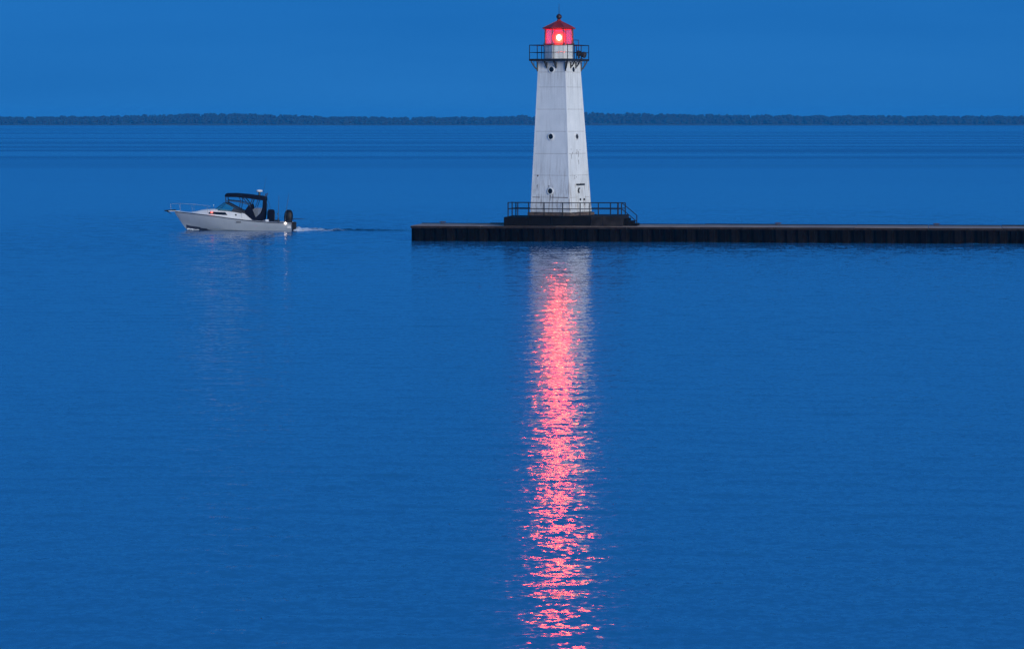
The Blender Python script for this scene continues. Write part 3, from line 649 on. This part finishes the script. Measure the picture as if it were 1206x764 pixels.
# canvas top
tp = []
for x, zt, th, hw in ((5.06, 2.74, .16, 1.02), (4.95, 2.80, .24, 1.10), (4.2, 2.80, .25, 1.14), (3.4, 2.74, .26, 1.15), (2.6, 2.64, .28, 1.14), (2.05, 2.57, .28, 1.10), (1.97, 2.53, .22, 1.05)):
    tp.append([(x, -hw, zt - th), (x, -hw, zt - .06), (x, -hw * .6, zt + .02), (x, 0, zt + .05), (x, hw * .6, zt + .02), (x, hw, zt - .06), (x, hw, zt - th), (x, 0, zt - th + .08)])
top_ = MB().loft(tp).build('canvas_top', 'navy_canvas', boat, 50)
for s in (-1, 1):
    y = s * 1.06
    fr = lambda pts, r=.022, nm='top_frame': MB().path([(x, y, z) for x, z in pts], r, 6).build(nm, 'boat_trim', top_)
    fr([(4.99, 2.56), (4.97, 2.13)], .035)
    fr([(4.95, 2.30), (3.95, 2.20)], .030); fr([(3.95, 2.20), (3.30, 2.0)], .03); fr([(3.98, 2.56), (3.86, 2.36), (3.95, 1.62)], .028)
    fr([(3.70, 2.56), (3.30, 2.05), (3.1, 1.8)], .038); fr([(2.95, 2.45), (3.15, 1.9)], .035); fr([(2.50, 2.42), (2.75, 1.75)], .026)
    fr([(1.98, 2.32), (1.80, 1.95), (1.74, 1.45)], .014)
    # side curtain of canvas with a clear vinyl window
    def panel(pts, nm, mat, yy, th=.025, par=top_):
        n = len(pts); m = MB(); m.add([(x, yy, z) for x, z in pts] + [(x, yy - s * th, z) for x, z in pts], [tuple(range(n)), tuple(range(n, 2 * n))[::-1]] + [(i, (i + 1) % n, n + (i + 1) % n, n + i) for i in range(n)])
        return m.build(nm, mat, par)
    panel([(3.55, 1.50), (3.25, 1.95), (3.02, 1.98), (2.92, 1.50), (2.72, 1.0), (2.62, .78), (3.05, .80), (3.62, 1.36)], 'side_curtain', 'navy_canvas', y)
    panel([(2.62, .78), (2.72, 1.0), (2.35, 1.35), (2.20, 1.75), (2.16, 2.36), (2.0, 2.36), (2.02, 1.6), (2.03, 1.2), (2.1, .80), (2.3, .74)], 'side_curtain', 'navy_canvas', y)
    panel([(2.95, 1.60), (2.80, 1.72), (2.35, 1.66), (2.30, 1.40), (2.70, 1.0)], 'vinyl_window', 'clear_vinyl', y - s * .004, .008)
# helm seats, cockpit seat
def seat(x, y, z, nm):
    st_ = MB().box(x - .25, x + .22, y - .25, y + .25, z, z + .12).build(nm, 'dark_vinyl', boat, bevel=.04)
    MB().box(x - .32, x - .20, y - .25, y + .25, z + .10, z + .62).build('backrest', 'dark_vinyl', st_, bevel=.05)
    MB().tube((x, y, .16), (x, y, z), .06).build('pedestal', 'steel_rail', st_)
seat(3.0, -.55, 1.05, 'helm_seat'); seat(3.0, .55, 1.05, 'helm_seat')
MB().box(3.55, 3.95, -1.0, 1.0, .16, 1.55).build('helm_console', 'dark_vinyl', boat, bevel=.05)
wh = MB().lathe([(.19, -.02), (.22, 0), (.19, .02), (.17, 0)], 16).build('steering_wheel', 'boat_trim', boat, True); wh.matrix_local = Matrix.Translation((3.45, .5, 1.5)) @ Matrix.Rotation(R(70), 4, 'Y')
cs = MB(); cs.loft([[(1.66 + a, -.55 + c, z) for a, c in ((-k, -.28), (-k * .8, -.33), (k * .8, -.33), (k, -.28), (k, .28), (k * .8, .33), (-k * .8, .33), (-k, .28))] for z, k in ((.165, .27), (.8, .27), (1.25, .28), (1.50, .25), (1.57, .15))])
cs.build('covered_seat', 'navy_canvas', boat, 45)
MB().box(1.0, 1.38, -.95, -.35, .165, .78).build('bait_box', 'dark_vinyl', boat, bevel=.03)
MB().box(1.75, 2.0, .4, 1.0, .165, .85).build('cooler', 'radar_white', boat, bevel=.03)
# radar on its post
rd = MB().tube((2.50, 0, 2.62), (2.50, 0, 2.96), .09, .07, 10).build('radar_mast', 'boat_trim', boat)
MB().lathe([(.10, 2.92), (.23, 2.94), (.25, 2.99), (.25, 3.04), (.20, 3.09), (.05, 3.11)], 18, (2.50, 0, 0)).build('radar_dome', 'radar_white', rd, True)
MB().tube((2.24, .3, 2.60), (1.95, .3, 4.10), .012, .005, 6).build('aerial', 'rod_graphite', boat)
for s in (-1, 1): MB().tube((2.05, s * .8, 2.5), (1.93, s * .8, 2.84), .035, .03, 8).build('rod_rack_tube', 'boat_trim', top_)
# bow: pulpit, anchor, rail
MB().box(8.6, 9.45, -.16, .16, 1.44, 1.49).build('bow_pulpit', 'gelcoat_deck', boat, bevel=.02)
an = MB().tube((8.9, 0, 1.55), (9.76, 0, 1.49), .05, .05).build('anchor', 'black_iron', boat)
MB().add([(9.80, -.08, 1.52), (9.80, .08, 1.52), (9.36, .24, 1.34), (9.18, 0, 1.14), (9.36, -.24, 1.34), (9.52, 0, 1.54)], [(0, 1, 5), (1, 2, 5), (2, 3, 5), (3, 4, 5), (4, 0, 5), (0, 4, 3, 2, 1)]).build('fluke', 'black_iron', an)
for s in (-1, 1):
    pts = [(9.30, s * .14, 2.02), (8.6, s * .30, 2.04), (7.6, s * .76, 1.98), (6.4, s * 1.12, 1.82), (6.0, s * 1.2, 1.27)]
    rr_ = MB().path(pts, .006).build('bow_rail', 'steel_rail', boat)
    for x, yy, z in pts[:4]: MB().tube((x - .05, yy * .98, lerp_tab(sheer, min(x, 8.9)) + .02), (x, yy, z), .006).build('rail_post', 'steel_rail', rr_)
# lights
pl = MB(); pl.lathe([(.03, -.06), (.075, -.035), (.08, .02), (.03, .06)], 12, (6.06, 1.03, 1.40)); pl.build('port_light', 'port_light_red', boat, True)
MB().lathe([(.02, -.04), (.035, 0), (.02, .04)], 10, (6.0, 0, 1.92)).build('mast_light', 'radar_white', boat, True)
MB().tube((6.0, 0, 1.62), (6.0, 0, 1.90), .012).build('light_post', 'steel_rail', boat)
# outboard on the transom
ob = MB(); prof = [(.30, .02, .62), (.34, .03, .80), (.36, .06, 1.05), (.33, .08, 1.30), (.26, .10, 1.48), (.12, .10, 1.58)]
ob.loft([[(-.25 - off + kx * c, .45 + .24 * c2 * (kx / .33), z) for c, c2 in ((-1, -.6), (-.7, -1), (.7, -1), (1, -.6), (1, .6), (.7, 1), (-.7, 1), (-1, .6))] for kx, off, z in [(p * .92, q * .5 - .53, z) for p, q, z in prof]])
mo = ob.build('outboard_motor', 'engine_black', boat, 50)
MB().box(-.34, -.02, .35, .55, -.5, .66).build('motor_leg', 'engine_black', mo, bevel=.04)
MB().box(-.06, .02, .25, .65, .30, .62).build('motor_bracket', 'engine_black', mo, bevel=.02)
sl = MB().lathe([(.02, -.08), (.08, -.05), (.10, 0), (.08, .05), (.02, .08)], 14, (.42, 1.43, .58)); sl.build('stern_light', 'stern_light_white', boat, True)
# rods in their holders and the downrigger boom
def on_boat(x, y, z): return (BO[0] - x, BO[1] - y, BO[2] + z)
def rod(x, y, z, tx, tz, label):
    t = thing('fishing_rod', label, 'fishing rod', on_boat(x, y, z), math.pi, 'fishing rods on the boat')
    MB().tube((0, 0, 0), (tx * .2, 0, tz * .2), .022, .018).build('handle', 'rod_graphite', t)
    MB().tube((tx * .2, 0, tz * .2), (tx, 0, tz), .016, .007).build('blank', 'rod_graphite', t)
    MB().lathe([(.03, -.05), (.05, -.03), (.05, .03), (.03, .05)], 10, (tx * .22 + .05, 0, tz * .2)).build('reel', 'rod_graphite', t, True)
for (x, y) in ((.98, 1.30), (.45, 1.28)): MB().tube((x, y, .60), (x, y, .98), .045, .045).build('rod_holder', 'boat_trim', boat)
rod(.98, 1.30, .92, -.06, 1.8, 'upright fishing rod at the boat stern, ahead of the black outboard motor')
rod(.45, 1.28, .92, -.28, 1.95, 'fishing rod leaning back above the black outboard motor of the boat')
dr = MB().tube((.35, 1.15, .72), (-.30, 1.2, .93), .03, .025).build('downrigger_boom', 'boat_trim', boat)
MB().tube((-.30, 1.2, .93), (-1.0, 1.2, .88), .025, .015).build('boom_tip', 'boat_trim', dr)
MB().tube((1.28, 1.2, .62), (1.28, 1.2, 1.30), .018).build('flag_staff', 'boat_trim', boat)

# ------------------------------------------------------------------ wake behind the boat and bow wave
wk = MB(); rk = random.Random(21); NX, NY = 150, 14
grid = []
from mathutils import noise as mn
for i in range(NX + 1):
    u = 9.2 * i / NX; row = []
    for j in range(NY + 1):
        v = (j / NY - .5) * (1.6 + .22 * u); e = 1 - (2 * j / NY - 1) ** 2
        amp = (.26 * math.exp(-u / 2.0) + .15 * math.exp(-u / 14.0)) * e
        ends = min(1, (9.2 - u) / 1.2)
        z = amp * ends * (.45 + .9 * mn.noise(Vector((u * 1.1, v * 1.6, 3.1))) + .6 * mn.noise(Vector((u * 3.0, v * 3.0, 8.0)))) - (.012 if j in (0, NY) or i in (0, NX) else -.006)
        row.append((u, v, z))
    grid.append(row)
wk.loft(grid, closed=False)
wo = wk.build('wake', 'wake_water', None, 60); wo.location = (BO[0] + .15, BO[1] - .2, 0)
tag(wo, 'short foamy wake trailing behind the white motor boat', 'wake', 'stuff')
bw = MB()
for k in range(60):
    u = rk.uniform(0, 2.4); a = .05 * (1 - u / 2.6); r = rk.uniform(.02, .06)
    bw.add([(u + p.x * r * 2.2, rk.uniform(-.04, .04) - .34 * u * .55 + p.y * r, a + rk.uniform(0, .10) * (1 - u / 2.6) + p.z * r * .7) for p in IV], IF)
bo_ = bw.build('bow_spray', 'foam_white'); bo_.location = on_boat(8.0, .08, .0)
tag(bo_, 'small white spray under the bow of the motor boat', 'spray', 'stuff')
